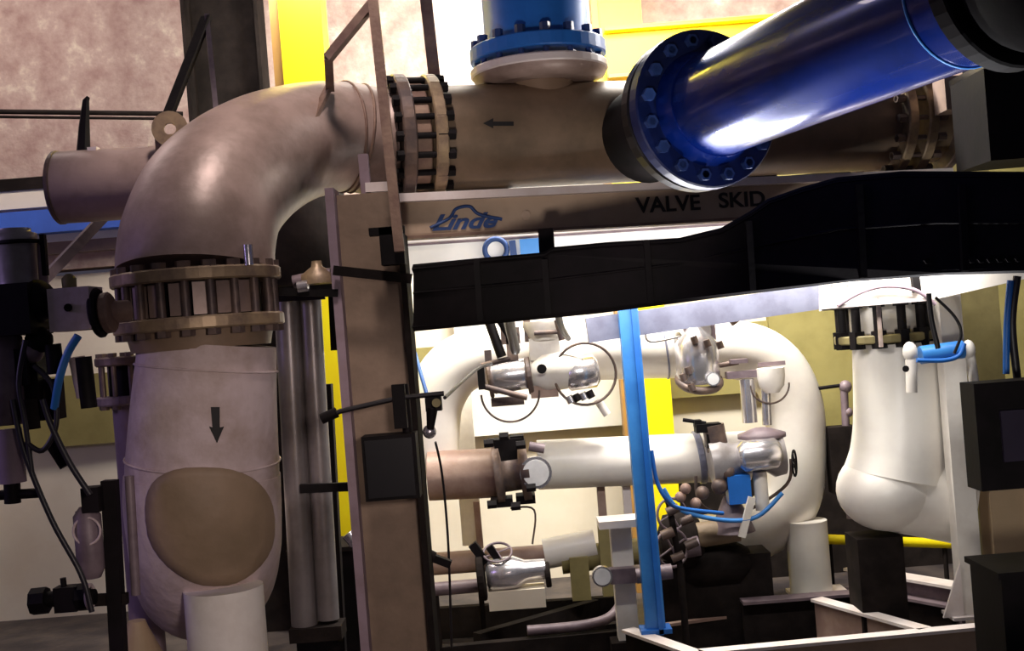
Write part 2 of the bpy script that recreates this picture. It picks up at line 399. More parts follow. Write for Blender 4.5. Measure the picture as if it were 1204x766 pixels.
# lower lagged spool
t = thing('lagged_pipe', 'pale lagged drop pipe with black down arrow under the big bolted flange', 'pipe', (vt.x, 6.0, 0))
LAG = t
part('pipe_flange', MB().disc(vb, zax, .405, .062, 44), flange_steel, t, 'lower flange ring of the bolted joint')
part('neck', MB().cyl(vb-Vector((0,0,.03)), vb-Vector((0,0,.12)), .35, 36, .33), pipe_brown, t)
B0 = P(245,404,5.8)
zc = CAMZ-1.50
cc = [B0, P(241,470,5.8), P(239,540,5.82), P(239,590,5.84), P(242,640,5.94), P(242,672,6.2), P(238,670,6.7), P(234,650,7.4), P(232,632,8.4)]
rr = [.325,.345,.365,.372,.365,.35,.32,.30,.30]
c_, r_ = catmull(cc, rr, 6)
k0 = 15
part('lagging', MB().tube(c_[:k0+1], r_[:k0+1], 44, True), lagging, t)
part('elbow_lagging', MB().tube(c_[k0-1:], [q+.006 for q in r_[k0-1:]], 44), lagging, t)
# shade on the front of the bend, painted as an olive brown patch
def on_tube(c_, r_, px, py, off=.01):
    u_, v_ = (px-602)/F, (383-py)/F
    d = Vector((u_*cs+v_*sn, 1, -u_*sn+v_*cs)); o = Vector((0,0,CAMZ))
    y = 4.5; step = .02
    while y < 9:
        q = o+d*y
        for i in range(len(c_)-1):
            a_, b_ = c_[i], c_[i+1]; ab = b_-a_; t_ = max(0, min(1, (q-a_).dot(ab)/ab.dot(ab)))
            if (q-(a_+ab*t_)).length < r_[i]+(r_[i+1]-r_[i])*t_+off:
                if step < 1e-4: return q
                y -= step; step /= 4; break
        y += step
    return o+d*6
def patch(c_, r_, outline, off, cx, cy, rings=6, back=.012):
    n = len(outline); vs = []; fs = []
    for j in range(rings+1):
        s_ = max(.02, j/rings)
        for (px, py) in outline: vs.append(on_tube(c_, r_, cx+(px-cx)*s_, cy+(py-cy)*s_, off))
    for j in range(rings):
        for k in range(n): fs.append((j*n+k, j*n+(k+1)%n, (j+1)*n+(k+1)%n, (j+1)*n+k))
    fs.append(tuple(range(n)))
    last = rings*n
    vs += [vs[last+k]+Vector((0,back,0)) for k in range(n)]
    for k in range(n): fs.append((last+k, last+(k+1)%n, last+n+(k+1)%n, last+n+k))
    return MB().add(vs, fs, True)
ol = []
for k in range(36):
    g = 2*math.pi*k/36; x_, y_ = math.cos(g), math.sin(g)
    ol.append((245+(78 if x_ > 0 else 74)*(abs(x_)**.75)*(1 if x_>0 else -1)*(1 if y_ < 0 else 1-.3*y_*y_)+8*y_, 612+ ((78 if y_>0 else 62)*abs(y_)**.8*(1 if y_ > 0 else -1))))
part('bend_shade', patch(c_, r_, ol, .013, 247, 612), bend_shade_tan, t, 'shade over the bend painted as a rounded olive brown patch')
part('flow_arrow', decal([(248,479),(258,479),(258,503),(263,502),(255,521),(246,502),(250,503)], (0,.01,0), lambda x, y: on_tube(c_, r_, x, y, .006)), ink_black, t, 'small black arrow pointing down')
for px, py in ((246,440),(241,548)):
    i = 3 if py < 500 else 12
    part('lagging_band', MB().ring(c_[i], c_[i+1]-c_[i-1], r_[i]+.004, .006, 40, 6), lagging, t)
lg = P(262,700,5.62)
part('support_leg', MB().cyl((lg.x,lg.y+.02,P(262,692,5.62).z), (lg.x,lg.y+.02,.02), .185, 32), white_paint, t, 'white round support leg')
part('foot_plate', MB().box((lg.x,lg.y,.01), (.6,.6,.02)), flange_dark, t)

# stub pipe at left with things on it
t = thing('stub_pipe', 'short pinkish horizontal stub pipe with blank end, left of the big elbow', 'pipe', P(120,220,6.3))
part('pipe_body', MB().cyl(P(72,221,6.3), P(215,212,6.3), .19, 32), pipe_skin, t)
part('end_cap', MB().disc(P(70,221,6.3), P(215,212,6.3)-P(72,221,6.3), .195, .03, 32), flange_dark, t)
solo('pointed_stake', MB().tube([P(98,180,6.3), P(99,150,6.3), P(101,118,6.3), P(104,114,6.3)], [.038,.03,.018,.010], 6, True, False), black,
     'black pointed stake standing on the short stub pipe', 'stake')
for px in (110, 170):
    solo('pipe_clip', MB().box(P(px,177,6.25), (.05,.05,.03)), beam_edge, 'small pale clip on top of the stub pipe, %s' % ('beside the black stake' if px == 110 else 'next to the lifting eye'), 'clip', 'clips on the stub pipe')
solo('diagonal_strut', MB().bar(P(125,252,6.5), P(30,352,6.2), .06, .05), mauve, 'mauve diagonal strut running down left from the stub pipe to the valve actuator', 'strut')
t = thing('triangular_bracket', 'dark triangular bracket with pale upright in front of the dark steel column', 'bracket', P(250,130,7.6))
part('upright', MB().bar(P(243,18,7.6), P(256,150,7.2), .03, .03), mauve, t)
part('brace', MB().bar(P(243,20,7.6), P(196,140,7.2), .075, .03), steel_dark, t)

# ================================================================== LETTERED BEAM + POST
bl, br = P(404,256,6.42), P(1120,225,7.45); br.z = bl.z
ztop, zbot = P(520,229,6.5).z, P(520,276,6.5).z
bx = (br-bl).normalized(); bn = Vector((bx.y,-bx.x,0))
if bn.y > 0: bn = -bn
t = thing('lettered_beam', 'tan steel beam with black stencilled lettering and a blue logo under the header pipe', 'beam', (bl.x,bl.y,zbot))
zm = (ztop+zbot)/2
def lv(v, z): return Vector((v.x, v.y, z))
part('web', MB().bar(lv(bl,zm)-bn*.06, lv(br,zm)-bn*.06, .03, ztop-zbot-.01), beam_tan, t)
part('top_flange', MB().bar(lv(bl,ztop)-bn*.06, lv(br,ztop)-bn*.06, .17, .045), beam_edge, t, 'upper flange with its lit edge painted pale')  # light on the flange edge put into a paler colour
part('bottom_flange', MB().bar(lv(bl,zbot)-bn*.06, lv(br,zbot)-bn*.06, .12, .018), steel_brown, t)
for px in (618, 820, 980):
    pass
def on_beam(px, py, off=.041):
    u_, v_ = (px-602)/F, (383-py)/F
    d = Vector((u_*cs+v_*sn, 1, -u_*sn+v_*cs)); o = Vector((0,0,CAMZ))
    p0 = bl-bn*off
    return o+d*((p0-o).dot(bn)/d.dot(bn))
up = Vector((0,0,1))
for w_, x0, x1, y_ in (('VALVE', 748, 824, 251), ('SKID', 846, 900, 245)):
    a, b = on_beam(x0,y_), on_beam(x1,y_-3)
    text_mesh('stencil_lettering', w_, a, bx, up, M(19,6.8), ink_black, t, width=(b-a).length, bold=.02)
a, b = on_beam(508,272), on_beam(586,266)
text_mesh('logo_lettering', 'Linde', a, bx, up, M(19,6.6), ink_blue, t, shear=.45, width=(b-a).length, bold=.03)
part('logo_swoosh', MB().tube(catmull([on_beam(506,268), on_beam(528,257), on_beam(536,246), on_beam(552,243), on_beam(563,252), on_beam(590,258)], None, 5)[0], .010, 6), ink_blue, t)
part('rivet_mark', MB().cyl(on_beam(618,253,.050), on_beam(618,253,.038), .028, 14), pipe_brown, t)
for px in (560, 880):
    c = along(px); s_ = (px, )
    solo('pipe_saddle', MB().prism([lv(c,ztop+.017)+bx*-.2-bn*0, lv(c,ztop+.017)+bx*.2, lv(c,ztop+.10)+bx*.15, lv(c,ztop+.10)-bx*.15], Vector((0,.14,0))), steel_dark,
         'dark steel saddle under the header pipe, %s' % ('near its left flange' if px == 560 else 'below the blue pipe flange'), 'saddle', 'saddles under the header pipe')

# H post
PY = 6.12
xl, xr = P(392,300,PY).x, P(470,300,PY).x
ptop = P(400,224,PY).z
t = thing('steel_post', 'tan H section steel post at centre left holding the end of the lettered beam', 'post', ((xl+xr)/2, PY+.12, 0))
part('web', MB().box(((xl+xr)/2, PY+.14, ptop/2), (xr-xl, .03, ptop-.02)), post_tan, t)
part('post_flange', MB().box((xl, PY+.13, ptop/2+.01), (.045, .22, ptop+.02)), post_purple, t, 'mauve left flange')
part('post_flange', MB().box((xr+.01, PY+.13, ptop/2-.12), (.03, .26, ptop-.24)), steel_dark, t, 'dark right flange')
part('base_plate', MB().box(((xl+xr)/2, PY+.13, .015), (.6, .5, .03)), steel_dark, t)
part('clamp_band', MB().bar(P(392,318,PY-.02), P(484,328,PY-.02), .02, .05), steel_dark, t)
part('beam_clamp', MB().box(P(462,290,PY-.02), (.12,.12,.19)).box(P(455,272,PY-.05), (.18,.06,.04)), black, t, 'black clamp at the beam end')
t = thing('junction_box', 'square black box fixed low on the tan H post', 'box', P(460,585,PY-.08))
q = P(461,548,PY-.1); part('box_body', MB().box(q, (M(62,PY),.16,M(74,PY))), black, t); part('box_lid', MB().box(q+Vector((0,-.09,0)), (M(54,PY),.015,M(66,PY))), black_gloss, t)
part('conduit', MB().cyl(P(474,452,PY-.08), P(480,515,PY-.08), .026, 10), black, t)
t = thing('sensor_arm', 'thin black sensor arm reaching across the tan H post above the black box', 'arm', P(450,480,5.95))
part('arm_tube', MB().tube([P(382,492,5.95), P(400,484,5.95), P(470,468,5.95), P(522,463,5.95)], .013, 8), cable_black, t)
part('clamp_plate', MB().box(P(470,478,5.95), (.065,.05,.22)), black, t)
part('sensor_head', MB().box(P(510,475,5.97), (.08,.08,.07)).cyl(P(508,480,5.95), P(506,505,5.95), .03, 10, .018), black, t)
part('sensor_cap', MB().cyl(P(513,474,5.92), P(513,474,5.87), .022, 14), olive_steel, t, 'small olive round cap')
part('sensor_bulb', MB().sphere(P(505,508,5.97), .035), chrome, t, 'small pale bulb')
part('grip', MB().cyl(P(378,493,5.95), P(396,485,5.95), .028, 10), black, t)

# handrail in front
t = thing('handrail', 'rust brown bent handrail standing in front of the elbow and flange', 'rail', P(470,300,6.0))
part('rail_post', MB().bar(P(438,-5,6.05), P(470,296,6.0), .05, .05), steel_brown, t)
part('rail_brace', MB().bar(P(440,2,6.05), P(386,68,6.15), .045, .045), steel_brown, t)
part('rail_drop', MB().bar(P(386,66,6.15), P(388,104,6.4), .045, .045), steel_brown, t)
part('rail_shadow', MB().bar(P(388,100,6.4), P(356,165,6.2), .05, .02), steel_brown, t)  # flat bar on the elbow in place of the rail's cast shadow
solo('rail_upright', MB().bar(P(500,-10,7.6), P(514,118,7.6), .075, .075), steel_brown, 'brown upright behind the header pipe flange, right of the bent handrail', 'post')
t = thing('bracket_plates', 'pair of mauve bracket plates between elbow and handrail', 'bracket', P(430,265,6.3))
part('plate', MB().bar(P(427,182,6.3), P(434,262,6.3), .05, .06), post_purple, t)
part('cross_bar', MB().bar(P(430,221,6.28), P(466,219,6.28), .04, .05), beam_edge, t)

# small handwheel valve left of post and upright grey tubes
t = thing('small_valve', 'small brass coloured valve with flat black handle left of the tan H post', 'valve', P(372,350,6.2))
part('bonnet', MB().lathe(P(374,334,6.2), zax, [(0,.09),(.05,.085),(.09,.03),(.12,.025)], 18), flange_steel, t)
part('handle', MB().bar(P(326,343,6.15), P(398,345,6.15), .05, .04), black, t)
part('valve_body', MB().cyl(P(345,332,6.2), P(392,322,6.2), .035, 14), mauve, t)
part('stem', MB().cyl(P(350,338,6.1), P(362,336,6.1), .03, 10), chrome, t)
t = thing('conduit_pair', 'pair of grey metal conduits standing between lagged pipe and yellow column', 'conduit', (P(350,600,6.9).x, 6.9, .6))
part('conduit', MB().cyl(P(337,345,6.9), P(358,735,6.9), .075, 24), conduit_grey, t)
part('conduit', MB().cyl(P(364,348,6.92), P(386,728,6.92), .065, 24), conduit_grey, t)
for py, x_ in ((575,363), (350,352)): part('conduit_strap', MB().bar(P(x_-10 if py>400 else x_-24,py,6.8), P(x_+62 if py>400 else x_+30,py-3,6.8), .03, .05), black, t)
part('foot', MB().box(P(374,742,6.9), (.3,.2,.08)), steel_dark, t)
t = thing('shade_backdrop', 'dark round vessel added for the shade between the elbow bend and the H post', 'backdrop', P(345,340,7.7))
part('backdrop_shell', MB().lathe(P(348,338,7.8), zax, [(0,.30),(.03,.36),(.66,.36),(.72,.30),(.74,.05)], 32), steel_dark, t)  # dark drum added to give the shade under the elbow
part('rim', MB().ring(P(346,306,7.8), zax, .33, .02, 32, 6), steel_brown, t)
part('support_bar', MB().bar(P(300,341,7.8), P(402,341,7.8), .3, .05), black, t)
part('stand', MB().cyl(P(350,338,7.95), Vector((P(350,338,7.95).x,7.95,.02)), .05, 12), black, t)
solo('black_column', MB().bar(P(383,452,7.25), P(401,790,7.25), .075, .08), black, 'narrow black upright between grey conduits and yellow column', 'post')
solo('black_block', MB().bar(P(394,348,7.0), P(397,412,7.0), .07, .08), black, 'small black block beside the top of the lower yellow strip, left of the H post', 'block')
t = thing('equipment_cabinet', 'dark low cabinet behind the foot of the tan H post', 'cabinet', P(400,760,7.9))
part('cabinet_body', MB().box((P(408,700,7.9).x, 8.1, .50), (.72,.4,1.0)), black, t)
part('cabinet_top', MB().box((P(408,700,7.9).x, 8.1, 1.01), (.76,.44,.03)), steel_dark, t)
part('lever', MB().cyl(P(408,628,7.75), P(418,640,7.75), .04, 12), chrome, t, 'small bright lever')

# ================================================================== BLUE VALVE AND BLUE PIPE
t = thing('blue_valve', 'upright blue valve body bolted on the pale branch flange of the header pipe', 'valve', (along(640).x, along(640).y, zf+.04))
cx, cy = along(640).x, along(640).y
part('valve_flange', MB().disc((cx,cy,zf+.105), zax, .405, .085, 40), blue_bright, t)
part('valve_body', MB().lathe((cx,cy,zf+.145), zax, [(0,.33),(.05,.31),(.9,.31),(1.0,.34)], 40), blue_bright, t)
studs(t, (cx,cy,zf+.08), zax, .365, 16, .23, .018, STUD_BL, name='flange_bolt')
A, B = P(824,131,6.15), P(1172,-22,4.22)
d = (B-A).normalized()
n_end = A-d*.28
t = thing('blue_branch', 'short branch nozzle, its shade painted black, and flange joining header pipe to the large blue pipe', 'nozzle', n_end)
hit = along(800); 
part('nozzle', MB().tube([A-d*.10, A-d*.30, A-d*.62], [.27,.27,.27], 36), black, t)  # black colour stands for the shade behind the blue flange
part('branch_flange', MB().disc(A-d*.075, d, .405, .08, 44), black_gloss, t)
t = thing('blue_pipe', 'large glossy deep blue pipe slanting from its round flange to the upper right', 'pipe', A)
part('pipe_body', MB().cyl(A, B, .262, 56), blue_deep, t)
part('pipe_flange', MB().disc(A+d*.03, d, .41, .085, 48), blue_flange, t)
part('weld_neck', MB().lathe(A+d*.07, d, [(0,.30),(.10,.268)], 44), blue_deep, t)
studs(t, A-d*.02, d, .35, 16, .25, .020, STUD_BL, 0.2, 'flange_bolt')
part('seam', MB().ring(B-d*.18, d, .264, .006, 48, 6), blue_light, t)
t = thing('black_valve', 'black valve with wide flange at the far upper right end of the blue pipe', 'valve', B)
part('valve_flange', MB().disc(B+d*.04, d, .33, .08, 44), black, t)
part('valve_body', MB().lathe(B+d*.08, d, [(0,.27),(.15,.34),(.45,.34),(.6,.27)], 32), black, t)
t = thing('dark_housing', 'black boxy housing under the end of the blue pipe at the right edge', 'box', P(1180,180,6.6))
part('housing_body', MB().box(P(1190,140,6.8), (M(100,6.8),.5,M(105,6.8))), black, t)
part('housing_lid', MB().box(P(1190,84,6.8), (M(108,6.8),.54,.04)), black_gloss, t)
# beyond right header flange
t = thing('right_spool', 'stained tan pipe spool bolted to the right end of the header pipe', 'pipe', along(1100))
part('pipe_flange', MB().disc(along(1058), ax, .385, .07, 36), flange_steel, t)
part('pipe_body', MB().cyl(along(1060), along(1240), .27, 32), pipe_brown, t)
part('ring_flange', MB().disc(along(1098), ax, .35, .06, 36), flange_dark, t)
studs(t, along(1047), ax, .35, 18, .34, .016, STUD_D)
part('top_block', MB().box(P(1122,112,7.2), (.18,.2,.2)).box(P(1132,90,7.2), (.08,.2,.06)), pipe_skin, t, 'pinkish block on top')

# ================================================================== BLACK GIRDER
top = [(486,313),(560,306),(640,299),(650,293),(715,287),(800,282),(850,270),(885,250),(905,236),(945,222),(985,211),(1060,204),(1215,205)]
bot = [(1215,318),(1110,321),(1000,329),(860,346),(700,367),(486,388)]
def gy(px): return 6.05-(px-486)*.00115
pts = [P(x,y,gy(x)) for x, y in top+bot]
t = thing('black_girder', 'long black girder sweeping across the middle from the tan H post to the right edge', 'girder', P(850,345,gy(850)))
part('girder_web', MB().prism(pts, (0.02,.16,0)), black, t)
part('lower_flange', MB().tube([P(x,y-3,gy(x)+.02) for x, y in reversed(bot)], .022, 4, True, False), black, t)
part('upper_flange', MB().tube([P(x,y+4,gy(x)+.02) for x, y in top], .026, 4, True, False), black, t)
for px in list(range(1142,1200,11))+[1090]:
    inst('rivet', STUD_B, t, P(px,304+(1204-px)*.02,gy(px)-.005), (0,-1,0), .03, .011)
part('girder_seam', MB().tube([P(x,y,gy(x)-.004) for x, y in ((486,345),(640,330),(800,310),(900,288),(985,270),(1100,262),(1210,262))], 0.008, 6), black, t)
for px in (560, 640, 760, 880, 1010, 1130):
    y0 = 300 if px < 700 else (278 if px < 800 else (255 if px < 900 else 212))
    part('stiffener', MB().bar(P(px,y0+5,gy(px)-.015), P(px+5,{560:378,640:370,760:357,880:342,1010:327,1130:319}[px],gy(px)-.015), .03, .03), black, t)
solo('girder_hanger', MB().bar(P(642,272,6.3), P(644,312,6.2), .08, .05), black, 'short black hanger between lettered beam and black girder', 'hanger')
for i, (x0, y0, x1, y1, lab) in enumerate(((596,375,606,412,'left one, before the white elbow'),(655,372,668,398,'right one, above the loop of cable'))):
    solo('cable_drop', MB().tube(catmull([P(x0,y0-12,6.6), P(x0+4,y0+10,7.4), P(x1,y1,8.4)])[0], .035 if i == 0 else .022, 8), cable_black,
         'thick black cable drop under the girder, '+lab, 'cable', 'cable drops under the girder')

# pale duct and marks behind the gap
t = thing('lettered_duct', 'white horizontal duct with a blue ring and blue bars, seen above the girder', 'duct', P(680,310,8.0))
part('duct_body', MB().bar(P(455,300,8.1), P(885,272,8.3), .10, .30), cream_panel, t)
part('duct_rib', MB().bar(P(455,290,8.03), P(885,262,8.23), .02, .015), mauve, t)
part('ring_mark', MB().ring(P(583,294,8.02), (0,-1,0), M(13,8), .018, 28, 6), ink_blue, t)
part('bar_mark', MB().bar(P(602,283,8.02), P(605,308,8.02), .045, .03), ink_blue, t)
part('bar_mark', MB().bar(P(622,281,8.03), P(624,306,8.03), .13, .03), blue_light, t, 'light blue block')
for x in (470, 870): part('hanger_rod', MB().cyl(P(x,285,8.3), P(x,285,8.3)+Vector((0,0,.25)), .012, 8), steel_dark, t)

# ================================================================== WHITE PIPE LOOP BEHIND
def tubething(name, label, cat, ctrl, r, m, group=None, k=6, n=28, body='pipe_body'):
    c_, r_ = catmull(ctrl, r if isinstance(r, list) else [r]*len(ctrl), k)
    t = thing(name, label, cat, min(c_, key=lambda q: q.z), group)
    part(body, MB().tube(c_, r_, n), m, t); return t
t = tubething('looped_pipe', 'thick white pipe looping from top horizontal run down the right side onto a leg', 'pipe',
    [P(505,560,9.1),P(506,510,9.1),P(512,468,9.1),P(536,432,9.1),P(580,417,9.1),P(660,414,9.1),P(760,411,9.1),P(860,411,9.1),P(906,428,9.1),P(931,470,9.1),P(936,530,9.1),P(930,585,9.1),P(905,614,9.1),P(868,632,9.15),P(820,642,9.3)], .225, white_jacket, n=36)
for px, py in ((640,414),(780,411)): part('pipe_band', MB().ring(P(px,py,9.1), (1,0,.08), .227, .008, 32, 6), greyblue, t)
lg = P(948,620,8.95); lz = P(950,698,8.95).z
part('support_leg', MB().cyl((lg.x,lg.y,lg.z+.05), (lg.x+.0,lg.y,lz), .155, 28), white_jacket, t)
part('foot_plate', MB().box((lg.x+.06,lg.y,lz-.01), (.42,.4,.025)), beam_edge, t)
t = thing('middle_pipe', 'white horizontal pipe of the middle row ending in a left section painted rust brown for its shade', 'pipe', P(700,560,8.9))
part('pipe_body', MB().cyl(P(632,547,8.9), P(880,536,8.9), .185, 28), white_jacket, t)
part('left_section', MB().cyl(P(504,560,8.9), P(590,556,8.9), .185, 28), rust_pipe, t, 'left section, shade painted rust brown')  # shade on this end of the pipe put into the rust brown
part('end_band', MB().disc(P(822,538,8.9), (1,0,.08), .2, .05, 28), greyblue, t)
t = thing('lower_pipe', 'thin olive brown horizontal pipe of the bottom row behind the bright valve', 'pipe', P(600,665,9.0))
part('pipe_body', MB().cyl(P(505,664,9.0), P(668,652,9.0), .085, 20), rust_pipe, t)
part('coupling', MB().cyl(P(640,652,9.0), P(700,640,9.0), .115, 20), white_jacket, t, 'pale sleeve')
part('pipe_body', MB().cyl(P(660,660,9.0), P(850,636,9.0), .10, 20), olive_steel, t)
t = thing('bottom_rail_pipe', 'short mauve pipe low behind the foot of the tan H post', 'pipe', P(540,691,8.7))
part('pipe_body', MB().cyl(P(505,694,8.7), P(572,688,8.7), .05, 14), mauve, t)
for x_ in (512, 565): part('stand', MB().cyl(P(x_,691,8.7), Vector((P(x_,691,8.7).x,8.7,0)), .02, 8), steel_dark, t)
t = thing('pale_duct', 'pale green grey upright duct seen between upper and middle white pipes at left', 'duct', P(545,520,9.6))
part('duct_body', MB().bar(P(540,440,9.6), P(556,640,9.6), .16, .12), white_paint, t)
part('duct_edge', MB().bar(P(560,590,9.4), P(565,645,9.4), .05, .05), rust_pipe, t)

# valves
def gauge(t, c, r, axis=(0,-1,0), m=None):
    g = part('gauge', MB().cyl(Vector(c)-Vector(axis)*.03, Vector(c)+Vector(axis)*.02, r, 22), m or chrome, t)
    part('dial', MB().cyl(Vector(c)+Vector(axis)*.02, Vector(c)+Vector(axis)*.026, r*.82, 22), glass_face, g)
def handwheel(t, c, axis, r, m):
    g = part('handwheel', MB().ring(c, axis, r, r*.09, 24, 6), m, t)
    x, y, a = frame(axis); mb = MB()
    for k in range(4): mb.cyl(Vector(c), Vector(c)+(x*math.cos(k*1.57+.4)+y*math.sin(k*1.57+.4))*r, r*.06, 6)
    part('spokes', mb, m, g)
t = thing('control_valve', 'bright control valve with cylinder actuator and looped tubing on upper white pipe, left one', 'valve', P(620,460,8.72))
Y = 8.72
part('actuator', MB().lathe(P(577,446,Y), (1,0,.08), [(0,.10),(.02,.115),(.27,.115),(.29,.10)], 24), chrome, t)
part('actuator_flange', MB().disc(P(576,446,Y), (1,0,.08), .14, .03, 24), flange_dark, t)
part('actuator_flange', MB().disc(P(622,442,Y), (1,0,.08), .14, .04, 24), flange_dark, t)
part('valve_body', MB().lathe(P(624,440,Y), (1,0,.08), [(0,.10),(.1,.15),(.25,.15),(.38,.10)], 24), white_paint, t)
part('positioner', MB().box(P(640,410,Y), (.22,.16,.16)), white_paint, t)
part('bracket', MB().box(P(597,472,Y), (.24,.12,.06)), flange_dark, t)
part('bracket', MB().box(P(602,408,Y), (.08,.1,.2)), flange_dark, t)
part('port', MB().cyl(P(637,434,Y-.16), P(637,434,Y-.2), .035, 12), black, t)
part('volume_tank', MB().lathe(P(664,442,Y-.02), (1,0,.08), [(0,.08),(.03,.12),(.22,.12),(.25,.08)], 24), chrome, t)
part('gearbox', MB().box(P(640,460,Y), (.20,.14,.09)), rust_pipe, t, 'rusty gearbox')
part('tubing', MB().ring(P(688,440,Y-.1), (.05,-1,0), M(36,Y), .010, 32, 6), flange_dark, t)
part('tubing', MB().ring(P(600,462,Y-.08), (.05,-1,0), M(34,Y), .008, 32, 6, math.pi, 2*math.pi), flange_dark, t)
part('nozzle', MB().cyl(P(702,470,Y), P(714,488,Y), .03, 12), white_paint, t)
part('stem_block', MB().box(P(600,395,Y), (.14,.1,.12)), flange_dark, t)
part('stem', MB().box(P(620,388,Y), (.05,.08,.18)), flange_dark, t)
part('stem', MB().box(P(574,420,Y), (.05,.1,.1)), flange_dark, t)
for k in range(4): part('line_fitting', MB().cyl(P(668+k*8,466-k*2,Y-.1), P(672+k*8,474-k*2,Y-.1), .028, 8), black if k % 2 else chrome, t)

t = thing('control_valve', 'bright control valve with round dark base on upper white pipe, right of blue pole', 'valve', P(825,455,8.7))
Y = 8.7
part('actuator', MB().lathe(P(822,452,Y), zax, [(0,.13),(.05,.16),(.30,.16),(.38,.09),(.45,.05)], 24), chrome, t)
part('base_ring', MB().ring(P(822,448,Y), (.1,-.5,1), .15, .03, 24, 8), flange_dark, t)
part('valve_neck', MB().box(P(822,386,Y), (.14,.12,.14)), grey_cast, t)
for x_ in (806,838): part('yoke', MB().box(P(x_,387,Y), (.03,.06,.2)), mauve, t)
part('cap', MB().cyl(P(820,362,Y), P(822,378,Y), .07, 16, .05), white_paint, t)
gauge(t, P(838,446,Y-.15), .05)
gauge(t, P(796,374,Y), .05)
for i, (x, y) in enumerate(((815,396),(830,400),(845,402),(808,432),(802,440),(812,452))): part('line_fitting', MB().cyl(P(x,y,Y-.17), P(x+3,y+8,Y-.17), .025, 8), flange_dark, t)
part('tubing', MB().tube(catmull([P(775,375,Y), P(760,390,Y), P(765,402,Y), P(800,396,Y)])[0], .009, 6), grey_cast, t)

part('side_arm', MB().cyl(P(846,430,Y), P(868,426,Y), .02, 10), flange_dark, t)
part('valve_seat', MB().disc(P(800,415,Y+.1), (1,0,.08), .16, .04, 24), grey_cast, t)
part('cover_bolt', MB().cyl(P(860,372,Y), P(866,380,Y), .04, 8), flange_dark, t)
t = thing('transmitter_pair', 'two grey upright actuator cylinders hanging below the top run near right bend', 'valve', P(880,500,8.7))
part('cylinder', MB().cyl(P(878,446,8.65), P(882,497,8.65), .055, 18), chrome, t)
part('cylinder', MB().cyl(P(900,455,8.65), P(902,500,8.65), .035, 16), chrome, t)
part('mount', MB().box(P(878,440,8.65), (.30,.1,.05)).box(P(868,425,8.65), (.12,.1,.03)), mauve, t)
part('head', MB().lathe(P(908,462,8.6), zax, [(0,.05),(.05,.09),(.12,.10),(.18,.10)], 20), white_paint, t)
part('name_plate', MB().box(P(907,428,8.7), (.2,.02,.03)), mauve, t)
part('tubing', MB().ring(P(905,452,8.6), (0,-1,0), .14, .007, 24, 6, math.pi, 2*math.pi), flange_dark, t)

t = thing('dark_linkage', 'dark linkage of rods and blocks rising from the left control valve to the girder', 'linkage', P(585,410,8.5))
for (x0,y0,x1,y1,r) in ((575,378,590,420,.035),(590,376,604,398,.045),(566,430,600,422,.02),(570,455,620,468,.022),(628,392,662,390,.018),(656,376,662,400,.03)):
    part('rod', MB().cyl(P(x0,y0,8.5), P(x1,y1,8.5), r, 10), black if r > .03 else flange_dark, t)
part('pale_cone', MB().lathe(P(640,400,8.7), zax, [(0,.10),(.10,.15),(.14,.15)], 20), white_paint, t, 'pale upturned cone')
part('clevis', MB().box(P(566,445,8.5), (.05,.08,.16)), black, t)
t = thing('process_valve', 'busy dark and chrome valve assembly at right end of the middle white pipe', 'valve', P(870,600,8.5)); Y = 8.5
part('valve_body', MB().lathe(P(835,545,Y), (1,0,.08), [(0,.16),(.08,.17),(.16,.12),(.38,.12),(.44,.17),(.52,.16)], 24), grey_cast, t)
part('bonnet', MB().cyl(P(838,500,Y), P(844,530,Y), .08, 16), flange_dark, t)
part('top_works', MB().box(P(832,503,Y), (.18,.12,.06)).box(P(838,518,Y), (.1,.12,.1)).box(P(820,498,Y), (.05,.08,.05)), black, t)
part('lever', MB().cyl(P(803,494,Y), P(830,498,Y), .014, 8), black, t)
part('actuator', MB().lathe(P(868,538,Y-.15), (1,0,.05), [(0,.07),(.04,.11),(.26,.11),(.3,.07)], 24), chrome, t)
handwheel(t, P(934,545,Y-.1), (1,-.4,0), .09, black)
part('diaphragm', MB().lathe(P(896,518,Y), zax, [(0,.06),(.02,.17),(.05,.17),(.09,.05)], 24), mauve, t)
part('name_box', MB().box(P(868,575,Y-.1), (.16,.12,.2)), blue_bright, t, 'blue instrument box')
part('tail_pipe', MB().cyl(P(893,555,Y-.1), P(897,600,Y-.1), .05, 16), white_paint, t)
part('impulse_tube', MB().tube(catmull([P(818,560,Y), P(822,590,Y), P(845,604,Y), P(880,600,Y), P(925,570,Y), P(930,540,Y)])[0], .012, 8), flange_dark, t)
part('impulse_tube', MB().tube(catmull([P(780,575,Y-.2), P(800,600,Y-.2), P(850,612,Y-.2), P(890,608,Y-.2), P(920,580,Y-.2)])[0], .016, 8), blue_light, t, 'blue air hose')
for (x, y, r) in ((846,572,.06),(826,580,.05),(905,530,.04),(856,556,.05)): part('line_fitting', MB().sphere(P(x,y,Y-.12), r, n=12), flange_dark, t)
t = thing('pump_unit', 'dark low pump with pale coupling and handwheels, right of the lower blue pole', 'pump', P(830,690,8.6))
part('pump_body', MB().lathe(P(776,640,8.6), (1,0,.06), [(0,.1),(.05,.2),(.2,.22),(.3,.14)], 24), steel_dark, t)
part('coupling', MB().cyl(P(820,630,8.5), P(868,622,8.5), .09, 20), bend_shade_tan, t, 'tan coupling')
part('end_cap', MB().cyl(P(806,645,8.4), P(822,642,8.4), .07, 20), mauve, t)
handwheel(t, P(790,605,8.35), (.3,-1,.1), .11, mauve)
handwheel(t, P(790,645,8.3), (.5,-1,.1), .13, mauve)
part('impeller_housing', MB().lathe(P(800,668,8.6), (1,0,.02), [(0,.12),(.1,.16),(.4,.16),(.5,.1)], 24), steel_dark, t)
